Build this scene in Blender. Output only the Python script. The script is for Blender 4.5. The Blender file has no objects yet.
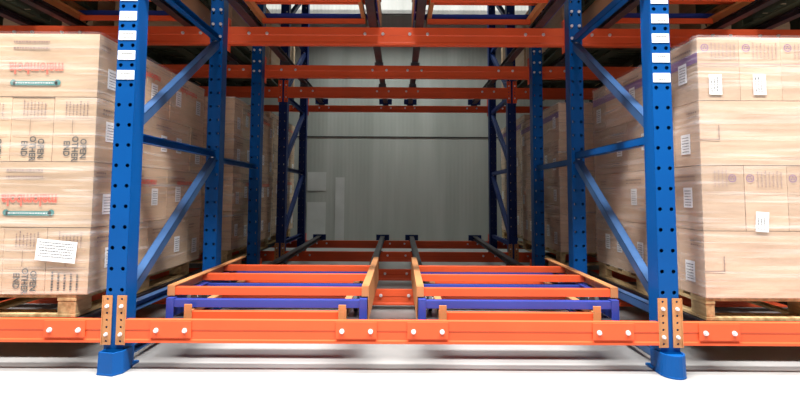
import bpy, bmesh, math, random
from mathutils import Vector, Matrix, noise
random.seed(7)
S = bpy.context.scene
COL = S.collection
D = bpy.data

# ------------------------------------------------------------------ materials
def newmat(name):
    m = D.materials.new(name); m.use_nodes = True
    nt = m.node_tree; b = nt.nodes['Principled BSDF']
    return m, nt, b

def N(nt, kind, **kw):
    n = nt.nodes.new(kind)
    for k, v in kw.items(): setattr(n, k, v)
    return n

def coords(nt, scale=(1, 1, 1), world=False):
    mp = N(nt, 'ShaderNodeMapping'); mp.inputs['Scale'].default_value = scale
    if world:
        g = N(nt, 'ShaderNodeNewGeometry'); nt.links.new(g.outputs['Position'], mp.inputs['Vector'])
    else:
        t = N(nt, 'ShaderNodeTexCoord'); nt.links.new(t.outputs['Object'], mp.inputs['Vector'])
    return mp.outputs['Vector']

def noisecol(nt, b, vec, c1, c2, scale, detail=4, lo=.35, hi=.65):
    n = N(nt, 'ShaderNodeTexNoise'); n.inputs['Scale'].default_value = scale; n.inputs['Detail'].default_value = detail
    nt.links.new(vec, n.inputs['Vector'])
    r = N(nt, 'ShaderNodeValToRGB')
    r.color_ramp.elements[0].position = lo; r.color_ramp.elements[0].color = (*c1, 1)
    r.color_ramp.elements[1].position = hi; r.color_ramp.elements[1].color = (*c2, 1)
    nt.links.new(n.outputs['Fac'], r.inputs['Fac'])
    if b: nt.links.new(r.outputs['Color'], b.inputs['Base Color'])
    return n, r

def bump(nt, b, src, strength, dist=.01):
    bp = N(nt, 'ShaderNodeBump'); bp.inputs['Strength'].default_value = strength; bp.inputs['Distance'].default_value = dist
    nt.links.new(src, bp.inputs['Height']); nt.links.new(bp.outputs['Normal'], b.inputs['Normal'])

def paint(name, c, rough=.35, metal=0.0, var=.15, sc=3.0, spec=.5):
    m, nt, b = newmat(name)
    c2 = tuple(x * (1 - var) for x in c)
    n, r = noisecol(nt, b, coords(nt, (1, 1, 1), True), c2, c, sc)
    b.inputs['Roughness'].default_value = rough; b.inputs['Metallic'].default_value = metal
    b.inputs['Specular IOR Level'].default_value = spec
    return m

M = {}
M['blue'] = paint('blue_paint', (.001, .070, .27), .4, 0, .12, 3, .18)
M['blue_dull_shaded'] = paint('deep_shaded_blue_paint', (.004, .022, .13), .5, 0, .12, 3, .25)  # rear frames' shade put into a darker blue, shared by the end stops
M['brace'] = paint('brace_paint', (.06, .15, .35), .3, .45, .2, 9)
M['orange'] = paint('orange_paint', (.78, .105, .032), .45, 0, .12, 3, .3)
M['cream_orange'] = paint('tan_orange_paint', (.50, .215, .08), .5)
M['cart_blue'] = paint('cart_blue_paint', (.030, .058, .34), .4)
M['rail'] = paint('worn_rail_steel', (.085, .075, .085), .45, .6, .3, 14)
M['steel'] = paint('galvanised_bolt', (.82, .76, .78), .3, .5, .1)
M['paper'] = paint('white_label_paper', (.85, .85, .86), .6, 0, .03)
M['ink'] = paint('black_ink', (.05, .05, .045), .7)
M['pale_ink'] = paint('pale_brown_ink', (.40, .27, .23), .7)
M['brown_ink'] = paint('brown_ink', (.24, .15, .12), .7)
M['red_ink'] = paint('red_ink', (.86, .13, .075), .6)
M['teal_ink'] = paint('teal_ink', (.03, .20, .19), .6)
M['purple_ink'] = paint('purple_ink', (.23, .11, .27), .6)
M['shaded_green_wood'] = paint('shaded_green_pallet_wood', (.045, .055, .028), .8)  # overhead pallets' shade put into a dark greenish colour
M['rubber'] = paint('dark_rubber', (.02, .02, .02), .6)
M['wire'] = paint('black_cable', (.02, .02, .02), .5)

def cardboard(name, c1, c2):
    m, nt, b = newmat(name)
    v = coords(nt, (1.2, 1.2, 9))
    n, r = noisecol(nt, None, v, c1, c2, 2.2, 5, .3, .7)
    oi = N(nt, 'ShaderNodeObjectInfo')
    hs = N(nt, 'ShaderNodeHueSaturation')
    mr = N(nt, 'ShaderNodeMapRange'); mr.inputs['To Min'].default_value = .86; mr.inputs['To Max'].default_value = 1.1
    nt.links.new(oi.outputs['Random'], mr.inputs['Value']); nt.links.new(mr.outputs['Result'], hs.inputs['Value'])
    nt.links.new(r.outputs['Color'], hs.inputs['Color']); nt.links.new(hs.outputs['Color'], b.inputs['Base Color'])
    b.inputs['Roughness'].default_value = .65
    n2 = N(nt, 'ShaderNodeTexNoise'); n2.inputs['Scale'].default_value = 5; nt.links.new(coords(nt, (1, 1, 2)), n2.inputs['Vector'])
    bump(nt, b, n2.outputs['Fac'], .35, .02)
    return m
M['card'] = cardboard('cardboard', (.50, .335, .205), (.63, .44, .29))
M['card_pink'] = cardboard('pale_cardboard', (.49, .33, .22), (.60, .42, .295))
M['card_gap'] = paint('flap_seam', (.20, .12, .07), .8)

def wood():
    m, nt, b = newmat('pallet_wood')
    n, r = noisecol(nt, b, coords(nt, (9, 1.5, 9), True), (.30, .19, .08), (.56, .40, .20), 4, 6)
    b.inputs['Roughness'].default_value = .75
    bump(nt, b, n.outputs['Fac'], .3, .004)
    return m
M['wood'] = wood()

def film():
    m, nt, b = newmat('stretch_film')
    out = nt.nodes['Material Output']
    def streak(sc, rot, scale, lo, hi):
        mp = N(nt, 'ShaderNodeMapping'); mp.inputs['Scale'].default_value = sc; mp.inputs['Rotation'].default_value = rot
        t = N(nt, 'ShaderNodeTexCoord'); nt.links.new(t.outputs['Object'], mp.inputs['Vector'])
        n = N(nt, 'ShaderNodeTexNoise'); n.inputs['Scale'].default_value = scale; n.inputs['Detail'].default_value = 5
        n.inputs['Distortion'].default_value = .25
        nt.links.new(mp.outputs['Vector'], n.inputs['Vector'])
        r = N(nt, 'ShaderNodeMapRange'); r.inputs['From Min'].default_value = lo; r.inputs['From Max'].default_value = hi
        r.clamp = True
        nt.links.new(n.outputs['Fac'], r.inputs['Value'])
        return n, r
    n1, r1 = streak((.8, .8, 22), (.05, .09, 0), 1.6, .50, .72)
    n2, r2 = streak((1.2, 1.2, 40), (-.07, -.13, 0), 1.3, .58, .74)
    mx = N(nt, 'ShaderNodeMath', operation='MAXIMUM'); nt.links.new(r1.outputs[0], mx.inputs[0]); nt.links.new(r2.outputs[0], mx.inputs[1])
    al = N(nt, 'ShaderNodeMath', operation='MULTIPLY_ADD'); al.inputs[1].default_value = .32; al.inputs[2].default_value = .07
    nt.links.new(mx.outputs[0], al.inputs[0])
    b.inputs['Base Color'].default_value = (.86, .82, .80, 1); b.inputs['Roughness'].default_value = .22
    nt.links.new(al.outputs[0], b.inputs['Alpha'])
    bump(nt, b, n1.outputs['Fac'], .5, .03)
    return m
M['film'] = film()

def wallmat():
    m, nt, b = newmat('ribbed_metal_panel')
    v = coords(nt, (1, 1, 1), True)
    w = N(nt, 'ShaderNodeTexWave', wave_type='BANDS', bands_direction='X'); w.inputs['Scale'].default_value = 5.2
    w.inputs['Detail'].default_value = 0
    nt.links.new(v, w.inputs['Vector'])
    n, r = noisecol(nt, b, coords(nt, (2.2, 1, .25), True), (.36, .375, .35), (.46, .475, .45), 1.5, 3)
    b.inputs['Roughness'].default_value = .5; b.inputs['Metallic'].default_value = .1
    bump(nt, b, w.outputs['Fac'], .35, .004)
    return m
M['wall'] = wallmat()

def floormat():
    m, nt, b = newmat('pale_concrete')
    n, r = noisecol(nt, b, coords(nt, (1, 1, 1), True), (.27, .265, .26), (.35, .345, .34), 2.5, 8)
    b.inputs['Roughness'].default_value = .42
    bump(nt, b, n.outputs['Fac'], .08, .01)
    return m
M['floor'] = floormat()
M['dark'] = paint('dark_sheet', (.06, .06, .06), .8)

# ------------------------------------------------------------------ mesh builder
class MB:
    def __init__(s): s.v = []; s.f = []
    def add(s, vs, fs):
        o = len(s.v); s.v += [tuple(v) for v in vs]; s.f += [tuple(i + o for i in f) for f in fs]
        return s
    def box(s, x0, x1, y0, y1, z0, z1):
        vs = [(x, y, z) for x in (x0, x1) for y in (y0, y1) for z in (z0, z1)]
        return s.add(vs, [(0, 1, 3, 2), (4, 6, 7, 5), (0, 4, 5, 1), (2, 3, 7, 6), (0, 2, 6, 4), (1, 5, 7, 3)])
    def bar(s, p, q, w, h, up=(0, 0, 1)):
        p = Vector(p); q = Vector(q); d = (q - p).normalized(); u = Vector(up)
        r = d.cross(u).normalized(); u = r.cross(d)
        vs = []
        for c in (p, q):
            for a, bb in ((-1, -1), (1, -1), (1, 1), (-1, 1)): vs.append(c + r * a * w / 2 + u * bb * h / 2)
        return s.add(vs, [(0, 1, 2, 3), (7, 6, 5, 4), (0, 4, 5, 1), (1, 5, 6, 2), (2, 6, 7, 3), (3, 7, 4, 0)])
    def chan(s, p, q, w, h, t=.004, up=(0, 0, 1)):
        """open C channel between two points, open to the +right side"""
        p = Vector(p); q = Vector(q); d = (q - p).normalized(); u = Vector(up)
        r = d.cross(u).normalized(); u = r.cross(d)
        o = r * (w / 2 - t / 2)
        s.bar(p - o, q - o, t, h, up)
        for k in (-1, 1):
            e = u * (h / 2 - t / 2) * k
            s.bar(p + e, q + e, w, t, up)
        return s
    def cyl(s, c, ax, r, L, n=8, r2=None):
        c = Vector(c); ax = Vector(ax).normalized()
        u = ax.orthogonal().normalized(); w = ax.cross(u); r2 = r if r2 is None else r2
        vs = []
        for k, rr in ((0, r), (L, r2)):
            for i in range(n):
                a = 2 * math.pi * i / n
                vs.append(c + ax * k + (u * math.cos(a) + w * math.sin(a)) * rr)
        fs = [(i, (i + 1) % n, n + (i + 1) % n, n + i) for i in range(n)] + [tuple(range(n))[::-1], tuple(range(n, 2 * n))]
        return s.add(vs, fs)
    def holeplate(s, xs, zs, y, hx, hz, r, asp=1.0):
        """flat plate in the XZ plane at y with one octagonal hole in each cell"""
        for i in range(len(xs) - 1):
            for j in range(len(zs) - 1):
                x0, x1, z0, z1 = xs[i], xs[i + 1], zs[j], zs[j + 1]; cx = hx[i]; cz = (z0 + z1) / 2 if hz is None else hz[j]
                ou = [(x0, z0), (cx, z0), (x1, z0), (x1, cz), (x1, z1), (cx, z1), (x0, z1), (x0, cz)]
                inn = []
                for k in range(8):
                    a = -3 * math.pi / 4 + k * math.pi / 4
                    inn.append((cx + r * math.cos(a), cz + r * asp * math.sin(a)))
                vs = [(a, y, b) for a, b in ou] + [(a, y, b) for a, b in inn]
                s.add(vs, [(k, (k + 1) % 8, 8 + (k + 1) % 8, 8 + k) for k in range(8)])
        return s
    def build(s, name, mat, parent=None, bev=0, solid=0, loc=None):
        me = D.meshes.new(name); me.from_pydata(s.v, [], s.f)
        bm = bmesh.new(); bm.from_mesh(me)
        if solid: bmesh.ops.remove_doubles(bm, verts=bm.verts, dist=1e-5)
        bmesh.ops.recalc_face_normals(bm, faces=bm.faces)
        bm.to_mesh(me); bm.free()
        me.materials.append(M[mat] if isinstance(mat, str) else mat)
        o = D.objects.new(name, me); COL.objects.link(o)
        if parent: o.parent = parent
        if loc: o.location = loc
        if solid:
            md = o.modifiers.new('sol', 'SOLIDIFY'); md.thickness = solid; md.offset = 0
        if bev:
            md = o.modifiers.new('bev', 'BEVEL'); md.width = bev; md.segments = 2; md.limit_method = 'ANGLE'
        return o

def tag(o, label, cat, group=None, kind=None):
    if label: o['label'] = label
    if cat: o['category'] = cat
    if group: o['group'] = group
    if kind: o['kind'] = kind
    return o

def thing(name, label, cat, loc=(0, 0, 0), group=None):
    o = D.objects.new(name, None); COL.objects.link(o); o.location = loc; o.empty_display_size = .1
    return tag(o, label, cat, group)

def copy_tree(o, parent=None):
    c = o.copy(); COL.objects.link(c)
    if parent: c.parent = parent
    for ch in list(o.children): copy_tree(ch, c)
    return c

def textmesh(body, size, name, mat, parent, mtx, width=None, bold=0, tall=1.0, ls=.85):
    cu = D.curves.new('t', 'FONT'); cu.body = body; cu.size = size; cu.align_x = 'CENTER'; cu.align_y = 'CENTER'
    cu.offset = bold; cu.space_line = ls; cu.resolution_u = 3
    t = D.objects.new('t', cu); COL.objects.link(t)
    dg = bpy.context.evaluated_depsgraph_get(); dg.update()
    me = D.meshes.new_from_object(t.evaluated_get(dg))
    D.objects.remove(t)
    me.name = name
    xs = [v.co.x for v in me.vertices]; w = max(xs) - min(xs)
    k = (width / w) if width else 1
    me.transform(Matrix.Diagonal((k, tall, 1, 1)))
    me.transform(mtx)
    me.materials.clear(); me.materials.append(M[mat])
    o = D.objects.new(name, me); COL.objects.link(o); o.parent = parent
    return o

def on_front(x, y, z, ang=0):
    """text plane facing -Y at (x,y,z), turned by ang about the view axis (degrees, counterclockwise as seen)"""
    return Matrix.Translation((x, y, z)) @ Matrix.Rotation(math.radians(90), 4, 'X') @ Matrix.Rotation(math.radians(ang), 4, 'Z')

def on_side(x, y, z, sgn, ang=0):
    """text plane facing sgn*X"""
    return Matrix.Translation((x, y, z)) @ Matrix.Rotation(math.radians(90 * sgn), 4, 'Z') @ Matrix.Rotation(math.radians(90), 4, 'X') @ Matrix.Rotation(math.radians(ang), 4, 'Z')

# ------------------------------------------------------------------ setting
def struct(o): o['kind'] = 'structure'; return o
struct(MB().box(-7, 7, -5, 7.4, -.1, 0).build('floor', 'floor'))
struct(MB().box(-7, 7, 7.4, 7.55, 0, 7).build('wall_back', 'wall'))
struct(MB().box(-7.1, -7, -5, 7.55, 0, 7).build('wall_left', 'dark'))
struct(MB().box(7, 7.1, -5, 7.55, 0, 7).build('wall_right', 'dark'))
struct(MB().box(-7, 7, -5.1, -5, 0, 7).build('wall_front', 'dark'))
struct(MB().box(-7.1, 7.1, -5, 7.55, 7, 7.1).build('ceiling', 'dark'))
struct(MB().box(-7, 7, 2.2, 6.75, 3.9, 4.0).build('light_blocking_deck', 'dark'))  # unseen deck added to keep lamp light out of the rack interior
struct(MB().box(-2.4, 2.4, 7.388, 7.4, 1.685, 1.70).build('trim_1', 'rubber'))

M['pale_reflection'] = paint('painted_reflection', (.62, .63, .62), .4)  # bright reflections on the wall, painted as flat pale patches
struct(MB().box(-1.42, -1.13, 7.39, 7.4, .06, .66).box(-1.42, -1.13, 7.39, 7.4, .84, 1.13).build('wall_reflection_1', 'pale_reflection'))
struct(MB().box(-.98, -.84, 7.392, 7.4, .06, 1.05).build('wall_reflection_2', 'pale_reflection'))
# ------------------------------------------------------------------ uprights
PW, PD = .088, .085
PITCH = .094; Z0 = 1.205 - 12.5 * PITCH + .0
HT = 4.2
PY = [2.163, 3.207, 4.128, 5.085, 6.139]
BX = 1.25
def post(parent, y, mat='blue'):
    n = int((HT - .02) / PITCH)
    base = Z0 % PITCH
    zs = [base + k * PITCH for k in range(n)]
    zs[0] = .012
    m = MB()
    hz = [base + (k + .5) * PITCH for k in range(n - 1)]
    m.holeplate([-PW / 2, 0, PW / 2], zs, 0, [-.026, .026], hz, .0095, 1.0)
    zt = zs[-1]
    for sx in (-1, 1):
        x = sx * PW / 2
        m.add([(x, 0, .012), (x, 0, zt), (x, PD, zt), (x, PD, .012)], [(0, 1, 2, 3)])
        m.add([(x, PD, .012), (x, PD, zt), (x - sx * .041, PD, zt), (x - sx * .041, PD, .012)], [(0, 1, 2, 3)])
    o = m.build('post', mat, parent, solid=.003)
    o.location = (0, y, 0)
    if mat == 'blue' and abs(y - .0) >= 0 and (y > .5 or y == 0 and parent.get('single')):
        for bz in (1.885, 1.973, 2.075):
            for bx in (-.026, .026):
                b = MB(); bolt_mesh(b, bx, -.001, bz, .0085); b.build('bolt', 'steel', o)
    ft = MB(); ft.box(-.055, .055, -.02, PD + .03, 0, .01)
    ft.build('base_plate', mat, o)
    return o

def bolt_mesh(m, x, y, z, r=.011):
    m.cyl((x, y, z), (0, -1, 0), r * 1.25, .003, 10); m.cyl((x, y - .003, z), (0, -1, 0), r, .008, 6)

def frame(side, pair, label, group=None, pm='blue'):
    sx = -1 if side == 'left' else 1
    nm = thing('upright_frame', label, 'rack frame', (sx * BX, PY[pair[0]], 0))
    if len(pair) == 1: nm['single'] = 1
    y0 = PY[pair[0]]; y1 = PY[pair[1]] - y0 if len(pair) > 1 else 0
    p1 = post(nm, 0, pm); 
    if len(pair) > 1:
        p2 = post(nm, y1, pm)
        a, b = PD - .02, y1 + .03
        zlo = [.30, 1.11, 1.92, 2.73]
        for k, z in enumerate(zlo):
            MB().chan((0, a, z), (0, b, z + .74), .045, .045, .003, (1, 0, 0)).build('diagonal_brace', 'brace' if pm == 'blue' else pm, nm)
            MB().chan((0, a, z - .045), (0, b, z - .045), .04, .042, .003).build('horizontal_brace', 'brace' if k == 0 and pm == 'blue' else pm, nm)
            h = MB(); bolt_mesh(h, 0, y1 - .002, z + .735 , .009); h.build('bolt', 'steel', nm)
        MB().chan((0, a, .055), (0, b, .055), .04, .04, .003).build('horizontal_brace', 'brace', nm)
    return nm

def rack_labels(parent):
    zc = [Z0 + PITCH * (k) for k in range(0, 40)]
    zc = [z for z in zc if 1.32 < z < 1.80]
    for k, z in enumerate(zc):
        l = MB().box(-.040, .040, -.0045, -.002, z - .0215, z + .0215).build('location_label', 'paper', parent)
        l['label'] = 'white paper label'
        t = MB()
        x = -.022
        while x < .024:
            w = random.uniform(.004, .008); t.box(x, x + w, -.0052, -.0046, z + .006, z + .0095); x += w + .002
        x = -.016
        while x < .018:
            w = random.uniform(.004, .007); t.box(x, x + w, -.0052, -.0046, z - .011, z - .008); x += w + .002
        t.build('print', 'ink', l)

def guard(parent, facets):
    """steel foot guard wrapped round the front of a post"""
    m = MB(); h = .098; t = .006
    n = facets
    pts = []
    R = .051 if n != 3 else .060
    pts.append((-R + (.026 if n == 3 else 0), .045))
    if n == 3:
        pts += [(-R + .020, -.045), (.034, -.060), (R, -.025)]
    else:
        for k in range(n + 1):
            a = math.pi + math.pi * k / n
            pts.append((R * math.cos(a), -.01 + .055 * math.sin(a)))
    pts.append((R, .045))
    sc = (R - t) / R
    vs = []; fs = []
    c = (0, .02)
    for (x, y) in pts:
        xi, yi = x * sc, c[1] + (y - c[1]) * sc
        xo, yo = x * 1.04, c[1] + (y - c[1]) * 1.04
        vs += [(xo, yo, .006), (x, y, h), (xi, yi, h), (xi, yi, .006)]
    for k in range(len(pts) - 1):
        a, b = 4 * k, 4 * k + 4
        fs += [(a, b, b + 1, a + 1), (a + 1, b + 1, b + 2, a + 2), (a + 2, b + 2, b + 3, a + 3)]
    L = 4 * (len(pts) - 1)
    fs += [(0, 1, 2, 3), (L + 3, L + 2, L + 1, L)]
    m.add(vs, fs)
    # foot flange and top web
    bs = [(x * 1.05, c[1] + (y - c[1]) * 1.06) for x, y in pts]
    k = len(bs)
    m.add([(x, y, .0) for x, y in bs] + [(x, y, .008) for x, y in bs],
          [tuple(range(k)), tuple(range(k, 2 * k))[::-1]] + [(i, (i + 1) % k, k + (i + 1) % k, k + i) for i in range(k)])
    tp = [(x * sc, c[1] + (y - c[1]) * sc) for x, y in pts if y < .0] 
    k = len(tp)
    if k > 2:
        m.add([(x, y, h - .014) for x, y in tp] + [(x, y, h - .008) for x, y in tp],
          [tuple(range(k)), tuple(range(k, 2 * k))[::-1]] + [(i, (i + 1) % k, k + (i + 1) % k, k + i) for i in range(k)])
    return m.build('foot_guard', 'blue', parent, bev=.0015)

for side in ('left', 'right'):
    f = frame(side, (0, 1), f'blue perforated upright frame with white labels at the front {side} corner of the empty bay')
    p = [c for c in f.children if c.name.startswith('post')][0]
    rack_labels(p)
    guard(f, 3 if side == 'left' else 10)
    f3 = frame(side, (2,), f'single blue upright behind the front {side} frame, tied to it by a spacer')
    MB().chan((0, -(PY[2] - PY[1]) + PD + .034, 1.03), (0, -.002, 1.03), .035, .04, .003).build('spacer_tie', 'blue', f3)
    fb = frame(side, (3, 4), f'shaded blue rear upright frame near the back wall, {side} side of the empty bay', pm='blue_dull_shaded')

# ------------------------------------------------------------------ beams
BD = .045
BEAMY = [PY[0] - .012, PY[1] + PD + .006, PY[2] + PD + .006, PY[3] - .012, PY[4] + PD + .006]
LOW = [.230, .139, .130, .180, .181]; LH = [.102, .108, .098, .105, .098]
UPZ = [1.985, 1.989, 1.965, 1.960, 1.975]; UH = [.12, .128, .115, .118, .085]
ROWN = ['front', 'second', 'third', 'fourth', 'rearmost']
def beam_body(m, x0, x1, h):
    """stepped beam profile swept along X: face at y=0 with a shallow groove, step at top rear"""
    d = BD
    pr = [(0, 0), (0, h * .12), (.003, h * .17), (.003, h * .52), (0, h * .57), (0, h), (d * .55, h), (d * .55, h - .012), (d, h - .012), (d, 0)]
    n = len(pr)
    vs = [(x0, y, z) for y, z in pr] + [(x1, y, z) for y, z in pr]
    m.add(vs, [tuple(range(n)), tuple(range(n, 2 * n))[::-1]] + [(i, n + i, n + (i + 1) % n, (i + 1) % n) for i in range(n)])

def connector(parent, sx, k, h, end, where):
    """sx: which end; plate overlapping the post face"""
    front = k in (0, 3)
    z0 = -.010 if k == 0 else -.05
    z1 = .19 if k != 0 else .207
    mat = 'cream_orange' if (front and where == 'low') else 'orange'
    yy = .011 if front else -.002
    # holed flat leg on the post's face
    lo, hi = sorted((end, end + sx * .042))
    nz = 7; zs = [z0 + (z1 - z0) * i / nz for i in range(nz + 1)]
    m = MB(); m.holeplate([lo, hi], zs, yy - (.006 if front else 0), [(lo + hi) / 2], None, .0055)
    # return leg against the beam end
    m.add([(end, yy - (.006 if front else 0), z0), (end, yy - (.006 if front else 0), z1), (end, -.0 if front else BD, z1), (end, -.0 if front else BD, z0)], [(0, 1, 2, 3)])
    c = m.build('connector', mat, parent, solid=.003)
    for zi in (1, 5):
        b = MB(); bolt_mesh(b, (lo + hi) / 2 , yy - .007, (zs[zi] + zs[zi + 1]) / 2, .007)
        if front: b.build('bolt', 'steel', c)
    return c

def beam(bay, k, where):
    top = (LOW if where == 'low' else UPZ)[k]; h = (LH if where == 'low' else UH)[k]
    y = BEAMY[k]
    e = BX - .053 if k in (0, 3) else BX - PW / 2 - .004
    if bay == 'centre': x0, x1 = -e, e
    else:
        x0, x1 = BX * 2 - e, 3.68
        if bay == 'left': x0, x1 = -x1, -x0
    xm = (x0 + x1) / 2
    lv = 'low' if where == 'low' else 'overhead'
    bn = {'centre': 'spanning the empty middle bay', 'left': 'running under or over the left loads', 'right': 'running under or over the right loads'}[bay]
    if bay != 'centre': bn = f"{'beneath' if where == 'low' else 'above'} the stacked boxes of the {bay} bay"
    t = thing('rack_beam', f'{lv} orange steel beam, {ROWN[k]} of its level, {bn}', 'beam', (xm, y, top - h), f'orange beams')
    t['group'] = 'orange rack beams'
    m = MB(); beam_body(m, x0 - xm, x1 - xm, h); m.build('beam_body', 'orange', t, bev=.0015)
    if bay in ('centre', 'right'): connector(t, -1, k, h, x0 - xm, where)
    if bay in ('centre', 'left'): connector(t, 1, k, h, x1 - xm, where)
    rx = [-.99, -.16, .16, .99] if bay == 'centre' else [(-1 if bay == 'left' else 1) * q for q in (1.465, 2.33, 2.67, 3.53)]
    for r in rx:
        if k == 0:
            pl = MB().box(r - xm - .092, r - xm + .092, -.005, .0, h - .078, h - .004).build('bracket_plate', 'orange', t, bev=.001)
            for dx in (-.064, .064):
                b = MB(); bolt_mesh(b, r - xm + dx, -.005, h - .045, .009); b.build('bolt', 'steel', pl)
        else:
            for dx in (-.064, .064):
                b = MB(); bolt_mesh(b, r - xm + dx, 0, h * .62, .0095); b.build('bolt', 'steel', t)
    return t
for k in range(5):
    for bay in ('centre', 'left', 'right'):
        beam(bay, k, 'low'); beam(bay, k, 'up')

# ------------------------------------------------------------------ rails
def rail(x, lvl, label):
    y0, y1 = BEAMY[0] + BD + .008, BEAMY[4] + BD + .02
    if lvl == 'low': za, zb = .205, (.245 if abs(x) < 1.1 else .215)
    else: za, zb = 2.035, 2.045
    zz = lambda y: za + (zb - za) * (y - y0) / (y1 - y0)
    t = thing('cart_rail', label, 'rail', (x, y0, zz(y0) - .045))
    m = MB(); H = .045
    a = Vector((0, 0, 0)); L = y1 - y0; dz = zb - za
    for (w, zo, hh) in ((.055, H - .003, .006), (.012, H / 2, H - .01), (.055, .003, .006)):
        m.bar((0, 0, zo), (0, L, zo + dz), w, hh)
    m.build('track', 'rail', t)
    tops = LOW if lvl == 'low' else UPZ
    for k in range(1, 5):
        by = BEAMY[k] - y0; bt = tops[k] - (za - H)
        rb = (zb - za) * by / L
        if rb - bt > .004:
            MB().box(-.04, .04, by + .002, by + BD - .002 if False else by + .022, bt, rb).build('support_bracket', 'rail', t)
    # end stop plates at the rear and a hanger at the front
    by = BEAMY[4] - y0
    MB().box(-.085, .085, by - .012, by - .006, dz - .012, dz + .062).build('end_stop', 'blue_dull_shaded', t, bev=.002)
    sgn = 1
    MB().box(-.085, .085, -.006, -.001, -.03, .06).box(-.02, .02, -.001, .05, .045, .049).build('front_bracket', 'orange', t)
    return t
names = {-1.02: 'outer rail of the left lane', -.19: 'inner rail of the left lane', .19: 'inner rail of the right lane', 1.02: 'outer rail of the right lane'}
for x, nme in names.items():
    rail(x, 'low', f'dark cart rail on the low beams, {nme}')
    rail(x if abs(x) > .5 else x * .87, 'up', f'dark cart rail on the overhead beams, {nme}')
for sx, sn in ((-1, 'left'), (1, 'right')):
    for x, q in ((1.50, 'nearest the post'), (2.32, 'farther from the post')):
        rail(sx * x, 'low', f'dark steel rail under the {sn} pallets, {q}')
        rail(sx * x, 'up', f'dark overhead steel rail in the {sn} bay, {q}')

# ------------------------------------------------------------------ push back carts (lane from xa (outer) to xb (centre side))
def cart(kind, s, xo, xi, yoff, zoff, label):
    """s = +1 when the centre side is at larger x"""
    xc = (xo + xi) / 2
    t = thing('push_back_cart', label, 'cart', (xc, 2.25 + yoff, .19 + zoff))
    def X(x): return x - xc
    if kind == 1:
        z0, z1, ya, yb, mat, fm = .112, .162, .06, 1.11, 'orange', .05
        ins = 0
    elif kind == 2:
        z0, z1, ya, yb, mat, fm = .062, .106, .035, 1.03, 'cart_blue', .04
        ins = .008
    else:
        z0, z1, ya, yb, mat, fm = .012, .055, .012, .95, 'orange', .04
        ins = .105
    o = xo + s * ins; i = xi - s * ins
    smat = 'cream_orange' if kind != 2 else 'cart_blue'
    # side members
    for (e, d, deep) in ((o, s, False), (i, -s, True)):
        m = MB()
        w = .036
        a, b = sorted((X(e), X(e + d * w)))
        m.box(a, b, ya, yb, z1 - .006, z1)                 # top flange
        zb = z0 if kind == 3 else (0.0 if (deep or kind == 2) else z0)
        a2, b2 = sorted((X(e), X(e + d * .005)))
        m.box(a2, b2, ya, yb, zb, z1 - .006)               # web
        a3, b3 = sorted((X(e + d * .005), X(e + d * w)))
        m.box(a3, b3, ya, ya + .005, (z0 if kind != 2 else zb), z1 - .006)
        if kind == 3:
            # upstanding tab at the front end
            m.box(a, b, ya, ya + .006, z1, z1 + .028)
        m.build('side_rail', smat if kind != 2 else 'cart_blue', t, bev=.001)
    # cross bars
    ys = {1: (ya + .006, .50, .86, yb - .05), 2: (ya + .006, .44, .92), 3: (ya + .008, .48, .88)}[kind]
    if kind == 1: ys = (ya + .006, .45, .77)
    a, b = sorted((X(o + s * .006), X(i - s * .006)))
    for n_, y in enumerate(ys):
        m = MB()
        zt = z1 - (.011 if kind == 1 else .007); zl = z0 + (.003 if kind == 1 else 0)
        d = .035 if kind != 3 else .03
        m.box(a, b, y, y + .004, zl, zt).box(a, b, y + .004, y + d, zt - .004, zt).box(a, b, y + .004, y + d * .7, zl, zl + .004)
        m.build('cross_bar', mat, t, bev=.001)
    if kind == 1:
        # lip along the front bar
        pass
    # wheels riding on the rails
    wy = {1: (.17, .97), 2: (.30, .78), 3: (.38, .70)}[kind]
    r = {1: .045, 2: .038, 3: .018}[kind]
    for e, d in ((xo, s), (xi, -s)):
        # rail centre x for this side
        rc = e + d * .0725 if True else 0
        for y in wy:
            zc = .0175 + r + .001
            w = MB().cyl((X(rc) - .009, y, zc), (1, 0, 0), r, .018, 16)
            ww = w.build('wheel', 'rubber', t)
            q = MB()
            x1 = X((o if e == xo else i)); x2 = X(rc)
            lo, hi = sorted((x1, x2)); q.cyl((lo, y, zc), (1, 0, 0), .006, hi - lo, 8); q.build('axle', 'steel', ww)
    return t
KN = {1: 'topmost orange', 2: 'middle blue', 3: 'lowest orange'}
for lvl, zo, yo in (('low', 0, 0), ('overhead', 1.835, .22)):
    for s, xo, xi, ln in ((1, -1.09, -.115, 'left'), (-1, 1.09, .115, 'right')):
        for k in (1, 2, 3):
            cart(k, s, xo, xi, yo, zo, f'{KN[k]} push-back cart frame of the nested {lvl} set, {ln} lane of the empty bay')
for s, xo, xi, ln in ((1, -2.393, -1.425, 'left'), (-1, 2.393, 1.425, 'right')):
    for k in (1, 2, 3):
        cart(k, s, xo, xi, .18, 1.835, f'{KN[k]} overhead cart frame above the {ln} loads')

w = MB().cyl((-.12, 0, 0), (1, 0, 0), .006, .24, 8).build('tie_rod', 'wire', None, loc=(0, 3.5, 2.165))
tag(w, 'thin dark rod hanging between the two overhead cart sets', 'rod')

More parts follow.
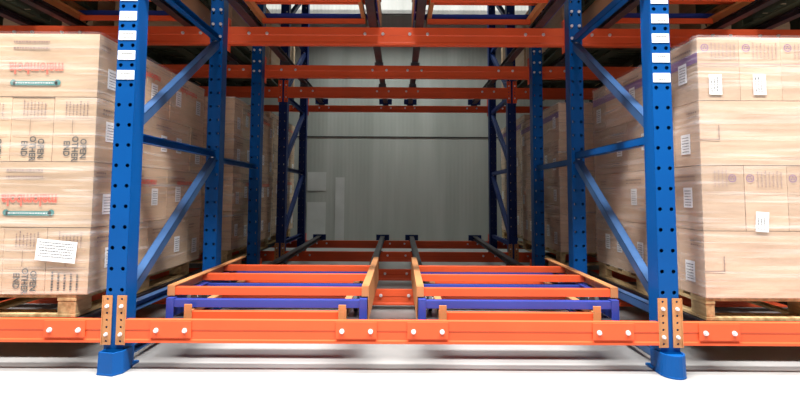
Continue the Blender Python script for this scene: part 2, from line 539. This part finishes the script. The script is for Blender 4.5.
# ------------------------------------------------------------------ pallets
def pallet(W, L, H, loc, label, bw_=.09, wm='wood'):
    t = thing('wooden_pallet', label, 'pallet', loc)
    th = .016
    n = 7
    for k in range(n):
        bw = .12; y = (L - bw) * k / (n - 1)
        MB().box(0, W, y, y + bw, H - th, H).build('deck_board', wm, t, bev=.002)
    for x in (.0, W / 2 - bw_ / 2, W - bw_):
        MB().box(x, x + bw_, 0, L, 0, th).build('bottom_board', wm, t, bev=.002)
        MB().box(x, x + bw_, 0, L, H - 2 * th, H - th).build('stringer_board', wm, t, bev=.002)
        for y in (0, L / 2 - .06, L - .12):
            MB().box(x + .002, x + bw_ - .002, y + .002, y + .118, th, H - 2 * th).build('block', wm, t, bev=.002)
    MB().box(bw_, W - bw_, 0, .09, 0, th).build('bottom_board', wm, t, bev=.002)
    return t

# ------------------------------------------------------------------ boxes
_cache = {}
def box_proto(sz, mat):
    """cardboard box, min corner at origin; slightly bulged faces, flap seam and tape along the long axis"""
    k = (sz, mat)
    if k in _cache: return _cache[k]
    a, b, c = sz
    me = D.meshes.new('cardboard_box')
    bm = bmesh.new(); n = 6
    g = .0015
    bmesh.ops.create_cube(bm, size=1)
    bmesh.ops.subdivide_edges(bm, edges=bm.edges, cuts=n, use_grid_fill=True)
    for v in bm.verts:
        x, y, z = v.co
        bx = (1 - (2 * y) ** 2) * (1 - (2 * z) ** 2); by = (1 - (2 * x) ** 2) * (1 - (2 * z) ** 2)
        v.co = Vector(((x + .5) * (a - 2 * g) + g, (y + .5) * (b - 2 * g) + g, (z + .5) * (c - 2 * g) + g))
        if abs(abs(x) - .5) < 1e-4: v.co.x -= math.copysign(.0025 * bx, x) * (1 if False else 1)
        if abs(abs(y) - .5) < 1e-4: v.co.y -= math.copysign(.0025 * by, y)
    for f in bm.faces: f.smooth = False
    bm.to_mesh(me); bm.free()
    me.materials.append(M[mat])
    _cache[k] = me
    return me

def dashes(m, x0, x1, y, z, t=.0022, step=.014):
    x = x0
    while x < x1 - .004:
        m.box(x, min(x + step * .6, x1), y, y + .0006, z, z + t); x += step

def scribble(m, x0, x1, y, z0, z1, vertical=True, lh=.012, rnd=random):
    """unreadably small print as rows of short strokes"""
    if vertical:
        x = x0
        while x < x1:
            z = z1 - rnd.uniform(0, .02)
            while z > z0:
                l = rnd.uniform(.004, .012); m.box(x, x + lh * .45, y, y + .0006, max(z - l, z0), z); z -= l + .004
            x += lh * 1.55
    else:
        z = z1
        while z > z0:
            x = x0 + rnd.uniform(0, .01)
            while x < x1:
                l = rnd.uniform(.004, .012); m.box(x, min(x + l, x1), y, y + .0006, z - lh * .45, z); x += l + .004
            z -= lh * 1.55

def circle_mark(m, cx, y, cz, r, n=20):
    """printed round emblem: ring with a small trefoil inside"""
    vs = []; fs = []
    for i in range(n):
        a = 2 * math.pi * i / n
        vs += [(cx + r * math.cos(a), y, cz + r * math.sin(a)), (cx + r * .8 * math.cos(a), y, cz + r * .8 * math.sin(a))]
    for i in range(n):
        j = (i + 1) % n; fs.append((2 * i, 2 * j, 2 * j + 1, 2 * i + 1))
    m.add(vs, fs)
    for a in (90, 210, 330):
        dx, dz = math.cos(math.radians(a)) * r * .38, math.sin(math.radians(a)) * r * .38
        vs = [(cx + dx + r * .2 * math.cos(t * math.pi / 4), y, cz + dz + r * .2 * math.sin(t * math.pi / 4)) for t in range(8)]
        m.add(vs, [tuple(range(8))])

def side_label(parent, x, y, z, sgn, w=.09, h=.11, mat='paper'):
    l = MB().box(x - .0006, x + .0006, y - w / 2, y + w / 2, z - h / 2, z + h / 2).build('shipping_label', mat, parent)
    l['label'] = 'white paper shipping label'
    m = MB(); r = random.Random(int(y * 1000))
    xx = x + sgn * .0012
    zz = z + h / 2 - .015
    while zz > z - h / 2 + .012:
        yy = y - w / 2 + .012
        while yy < y + w / 2 - .012:
            L = r.uniform(.004, .01); m.box(xx - .0003, xx + .0003, yy, min(yy + L, y + w / 2 - .01), zz - .004, zz); yy += L + .004
        zz -= .014
    m.build('print', 'ink', l)

def front_label(parent, x, y, z, w, h, tilt=0, rows=5):
    l = MB().box(-w / 2, w / 2, -.0008, 0, -h / 2, h / 2).build('shipping_label', 'paper', parent)
    l.location = (x, y, z); l.rotation_euler = (0, math.radians(tilt), 0)
    l['label'] = 'white paper shipping label'
    m = MB()
    scribble(m, -w / 2 + .01, w / 2 - .012, -.0016, -h / 2 + .012, h / 2 - .012, h > w, .009 if h > w else h / rows / 2)
    m.build('print', 'ink', l)
    return l

ROW = ['bottom', 'second', 'third', 'top']
def stack(sx, X, Y, Z, bh, tag_, sname, marks):
    """sx -1 for the left side (visible side face is +X), X = face x nearest the empty bay"""
    mat = 'card' if sx < 0 else 'card_pink'
    W5 = .205; out = []
    def place(dx, dy, a, b, row, pos):
        """dx: distance outward from the face X, dy from the front"""
        jx = random.uniform(0, .004); jy = random.uniform(0, .004)
        x0 = X + jx * sx if sx > 0 else X - dx - a - jx
        if sx > 0: x0 = X + dx + jx
        me = box_proto((round(a, 3), round(b, 3), round(bh, 3)), mat)
        o = D.objects.new('cardboard_box', me); COL.objects.link(o)
        o.location = (x0, Y + dy + jy, Z + row * bh)
        o['category'] = 'box'; o['group'] = f'cardboard boxes of the {sname} stack'
        o['label'] = f'cardboard box, {ROW[row]} row of the {sname} stack, {pos}'
        out.append((o, row, pos, a, b, dx, dy))
        return o
    L = .512
    orde = ['at its inner front corner', 'second in from the inner front corner', 'third in from the inner front corner', 'fourth in from the inner front corner', 'at its outer front corner']
    endrow = (0, 2) if sx < 0 else (1, 3)
    for row in range(4):
        if row in endrow:
            for k in range(5): place(k * W5, 0, W5, L, row, orde[k])
            place(0, L, W5, L, row, 'middle of its inner side')
            place(0, 2 * L, L, W5, row, 'rear end of its inner side')
            place(L, 2 * L, L, W5, row, 'rear outer corner')
        else:
            place(0, 0, L, W5, row, orde[0]); place(L, 0, L, W5, row, orde[4])
            place(0, W5, W5, L, row, 'front half of its inner side')
            place(0, W5 + L, W5, L, row, 'rear half of its inner side')
    return out

def decorate(out, sx, front_detail, bh):
    for o, row, pos, a, b, dx, dy in out:
        endf = a < .3
        fx = (0, a)
        r = random.Random(hash((round(dx, 2), round(dy, 2), row)) & 0xffff)
        # --- front face print
        if dy < .01 and front_detail:
            m = MB()
            y = -.0012
            if endf and sx < 0:
                if True:
                    dashes(m, .012, a - .012, y, bh * .40); dashes(m, .012, a - .012, y, bh * .66)
                    scribble(m, a * .28, a * .86, y, bh * .70, bh * .95, True, .011, r)
                    m.build('printed_marks', 'brown_ink', o)
                    if not (row == 0 and dx < .01):
                        textmesh('OPEN\nOTHER\nEND', .042, 'printed_text', 'ink', o, on_front(a * .53, y, bh * .20, -90), width=.122, bold=.0010, tall=1.0, ls=.95)
                    else:
                        q = MB(); scribble(q, a * .15, a * .8, y, bh * .06, bh * .34, True, .019, r); q.build('printed_text', 'ink', o)
                    m2 = MB().box(a * .45, a * .46, y, y + .0006, bh * .41, bh * .66); m2.build('flap_seam', 'card_gap', o)
            elif not endf and sx < 0:
                cx = .19 if dx < .01 else a * .5
                if row in (1, 3):
                    textmesh('malombola', .075, 'printed_logo', 'red_ink', o, on_front(cx + .02, y, bh * (.455 if row == 3 else .42), 180), width=.265, bold=.0018, tall=1.05)
                    mm = MB(); zc = bh * .215
                    hw = .108
                    mm.box(cx + .02 - hw, cx + .02 + hw, y, y + .0006, zc - .012, zc + .010)
                    for e in (-1, 1):
                        mm.cyl((cx + .02 + e * hw, y + .0006, zc + .003), (0, -1, 0), .015, .0006, 12)
                    mm.build('printed_banner', 'teal_ink', o)
                    q = MB(); scribble(q, cx - .08, cx + .11, y - .0008, zc - .007, zc + .002, False, .009, r); q.build('banner_print', 'paper', o)
                    q = MB(); scribble(q, cx - .10, cx + .08, y, bh * .72, bh * .88, False, .02, r); q.build('printed_marks', 'brown_ink', o)
            elif endf and sx > 0:
                if row == 3:
                    m.box(.004, a - .004, y, y + .0006, bh * .57, bh * .575)
                    circle_mark(m, a * (.13 if dx < .01 else .12) + .01, y, bh * .83, .019)
                    m.build('printed_emblem', 'purple_ink', o)
                    q = MB(); scribble(q, a * .33, a * .92, y, bh * .66, bh * .93, True, .012, r); q.build('printed_marks', 'pale_ink', o)
                    if dx < .3: front_label(o, a * (.40 if dx < .01 else .45), -.003, bh * .25, .062, .10, 0)
                else:
                    circle_mark(m, a * (.72 if dx < .01 else .13), y, bh * .80, .019); m.build('printed_emblem', 'purple_ink', o)
                    q = MB(); scribble(q, a * (.30 if dx < .01 else .3), a * (.6 if dx < .01 else .9), y, bh * .66, bh * .93, True, .012, r)
                    dashes(q, .01, a - .01, y, bh * .58); q.build('printed_marks', 'pale_ink', o)
                    if dx > .1 and dx < .3: front_label(o, a * .36, -.003, bh * .14, .062, .095, 4)
            else:
                m.box(.0, .095, y, y + .0006, bh * .39, bh * .39 + .004)
                m.box(.091, .095, y, y + .0006, bh * .39, bh * .62)
                m.build('printed_marks', 'brown_ink' if row else 'brown_ink', o)
            # flap split line between two flaps on long faces
        # --- inner side face print and labels
        if dx < .01:
            xs = a + .0012 if sx < 0 else -.0012
            sg = 1 if sx < 0 else -1
            if b < .3:
                side_label(o, xs, b * .55, bh * .35, sg, .075, .10)
            else:
                side_label(o, xs, b * r.uniform(.2, .3), bh * .5, sg, .07, .10)
                if r.random() < .7: side_label(o, xs, b * r.uniform(.6, .8), bh * r.uniform(.4, .55), sg, .07, .10)
            if sx > 0 and row == 3:
                MB().box(xs - .0003, xs + .0003, .0, b, bh * .60, bh * .76).build('printed_band', 'purple_ink', o)
            if sx < 0 and row in (1, 3) and b > .3:
                t = textmesh('malombola', .07, 'printed_logo', 'red_ink', o, on_side(xs, b * .5, bh * .72, sg, 180), width=.25, bold=.002, tall=.8)
            m = MB(); z = bh * .82
            yy = b * .1
            while yy < b * .45:
                L_ = r.uniform(.006, .014); m.box(xs - .0003, xs + .0003, yy, yy + L_, z, z + .008); m.box(xs - .0003, xs + .0003, yy, yy + L_ * .7, z - .02, z - .012); yy += L_ + .006
            m.build('side_print', 'brown_ink', o)

def wrap(X, Y, Z, sx, W, L, H, label):
    """stretch film round one load: thin wavy sheet, closed round the four sides"""
    o = .007; r = .012
    x0, x1 = sorted((X - sx * o, X + sx * (W + o)))
    y0, y1 = Y - o, Y + L + o
    per = []
    def seg(p, q, n):
        for k in range(n): per.append((p[0] + (q[0] - p[0]) * k / n, p[1] + (q[1] - p[1]) * k / n))
    seg((x0 + r, y0), (x1 - r, y0), 30); seg((x1 - r, y0), (x1, y0 + r), 2); seg((x1, y0 + r), (x1, y1 - r), 34); seg((x1, y1 - r), (x1 - r, y1), 2)
    seg((x1 - r, y1), (x0 + r, y1), 12); seg((x0 + r, y1), (x0, y1 - r), 2); seg((x0, y1 - r), (x0, y0 + r), 34); seg((x0, y0 + r), (x0 + r, y0), 2)
    nz = 44; n = len(per); cx, cy = (x0 + x1) / 2, (y0 + y1) / 2
    vs = []; fs = []
    for j in range(nz + 1):
        z = Z + H * j / nz
        for (x, y) in per:
            d = noise.noise(Vector((x * 2.2, y * 2.2 + 3 * sx, z * 16 + x * 1.5))) * .004 + .0015
            q = Vector((x - cx, y - cy, 0)); 
            nx = 1 if x >= x1 - 1e-4 else (-1 if x <= x0 + 1e-4 else 0); ny = 1 if y >= y1 - 1e-4 else (-1 if y <= y0 + 1e-4 else 0)
            vs.append((x + nx * max(d, -.002) - cx, y + ny * max(d, -.002) - cy, z - Z))
    for j in range(nz):
        for i in range(n):
            k = (i + 1) % n
            fs.append((j * n + i, j * n + k, (j + 1) * n + k, (j + 1) * n + i))
    ob = MB().add(vs, fs).build('stretch_wrap', 'film', None, loc=(cx, cy, Z))
    for p in ob.data.polygons: p.use_smooth = True
    tag(ob, label, 'plastic wrap')
    return ob

PH = .107
loads = [
    (-1, -1.435, 2.25, .2095, .314, 'front left', True),
    (1, 1.475, 2.25, .2095, .314, 'front right', True),
    (-1, -1.365, 3.93, .2145, .322, 'second left', False),
    (1, 1.365, 3.93, .2145, .314, 'second right', False),
    (-1, -1.42, 5.22, .2175, 0.347, 'rearmost left', False),
    (1, 1.42, 5.22, .2175, 0.342, 'rearmost right', False),
]
for sx, X, Y, Z, bh, sname, det in loads:
    Wp, Lp = 1.0, 1.2
    px = X - Wp - .03 if sx < 0 else X + .0
    if det: px = X - Wp - .06 if sx < 0 else X + .005
    pallet(Wp, Lp, PH, (px, Y + .01, Z), f'wooden pallet under the {sname} stack of wrapped boxes', .045 if sx > 0 else .09)
    out = stack(sx, X, Y, Z + PH, bh, None, sname, det)
    decorate(out, sx, det, bh)
    wrap(X, Y, Z + PH + .001, sx, 1.028, 1.232, bh * 4 + .005, f'clear stretch film wrapped round the {sname} load of cardboard boxes')
    if sname == 'front left':
        o = [q for q in out if q[1] == 0 and q[5] < .01 and q[6] < .01][0][0]
        l = front_label(o, -.04 + .02, -.012, .155, .19, .10, 5, 6)
        l.location = (.058, -.016, .205)

# upper level loads of the side bays; boxes and deeper pallets added for shade
for sx, sn in ((-1, 'left'), (1, 'right')):
    for lane, ln in ((0, 'lane nearest the post'), (1, 'lane farther from the post')):
        for n_, (Y, q) in enumerate(((2.40, 'front'), (3.9, 'middle'), (5.12, 'rear'))):
            Z = 2.048 if (n_ or lane) else .19 + 1.835 + .162 + .003
            x0 = 1.40 + 1.18 * lane
            if sx < 0: x0 = -x0 - 1.0
            pallet(1.0, 1.15, .11, (x0, Y, Z), f'{q} wooden pallet overhead in the {sn} bay, {ln}', wm='shaded_green_wood')
            for i in (0, 1):
                for k in (0, 1):
                    me = box_proto((.5, .575, .62), 'card')
                    o = D.objects.new('cardboard_box', me); COL.objects.link(o)
                    o.location = (x0 + .5 * i, Y + .575 * k, Z + .11)
                    tag(o, f'added box on the {q} overhead pallet, {sn} bay, {ln}, {"rear" if k else "front"} {"right" if i else "left"}', 'box')
for sx, sn in ((-1, 'left'), (1, 'right')):  # unseen loads added over the middle bay to block lamp light
    x0 = -1.09 if sx < 0 else .11
    Z = .19 + 1.835 + .162 + .003
    pallet(.98, 1.0, .11, (x0, 2.34, Z), f'added wooden pallet on the overhead carts, {sn} lane of the middle bay', wm='shaded_green_wood')
    for i in (0, 1):
        for k in (0, 1):
            me = box_proto((.49, .5, .62), 'card')
            o = D.objects.new('cardboard_box', me); COL.objects.link(o)
            o.location = (x0 + .49 * i, 2.34 + .5 * k, Z + .11)
            tag(o, f'large added box on the overhead cart load, {sn} lane of the middle bay, {"rear" if k else "front"} {"right" if i else "left"}', 'box')
for sx, sn in ((-1, 'left'), (1, 'right')):
    for x, q in ((2.67, 'third'), (3.53, 'fourth')):
        rail(sx * x, 'up', f'dark overhead steel rail in the {sn} bay, {q} from the post')

GROUPS = {'upright_frame': 'blue upright frames of the rack', 'cart_rail': 'steel cart rails on the beams', 'push_back_cart': 'nested push-back carts',
          'wooden_pallet': 'pallets on the rack', 'stretch_wrap': 'film round the loads', 'cardboard_box': 'boxes added as overhead loads'}
for o in list(COL.objects):
    if o.parent is None and 'group' not in o.keys():
        g = GROUPS.get(o.name.split('.')[0])
        if g: o['group'] = g

# ------------------------------------------------------------------ light
def area(name, loc, sx_, sy_, power, rot, col=(1, 1, 1)):
    l = D.lights.new(name, 'AREA'); l.shape = 'RECTANGLE'; l.size = sx_; l.size_y = sy_; l.energy = power; l.color = col
    o = D.objects.new(name, l); COL.objects.link(o); o.location = loc; o.rotation_euler = [math.radians(a) for a in rot]
    return o
area('aisle_light', (0, 1.75, 6.5), 9, .15, 800, (0, 0, 0), (1, .985, .96))
area('stack_front_fill', (0, .1, 6.5), 9, .5, 1950, (0, 0, 0), (1, .985, .96))  # added fill lamp that brightens the stack fronts
area('rear_wall_fill', (0, 6.36, 3.72), 2.6, .15, 36, (2, 0, 0), (.92, 1, .94)).data.spread = math.radians(120)  # added lamp, out of view, that lifts the back wall
w = D.worlds.new('world'); S.world = w; w.use_nodes = True
w.node_tree.nodes['Background'].inputs[0].default_value = (.8, .85, .9, 1)
w.node_tree.nodes['Background'].inputs[1].default_value = .02

# ------------------------------------------------------------------ camera
F = 470.0; pitch = .0677; roll = .0053; SY = -38.27
cam = D.cameras.new('camera'); co = D.objects.new('camera', cam); COL.objects.link(co)
cam.sensor_width = 36; cam.lens = F / 800 * 36; cam.clip_start = .02
cam.shift_y = SY / 800
co.location = (.0316, 0, .8)
R = Matrix.Rotation(math.pi / 2 + pitch, 4, 'X') @ Matrix.Rotation(roll, 4, 'Z')
co.rotation_euler = R.to_euler()
S.camera = co
S.view_settings.view_transform = 'Standard'; S.view_settings.look = 'None'; S.view_settings.gamma = 1
S.view_settings.use_curve_mapping = False
S.view_settings.exposure = 0.04
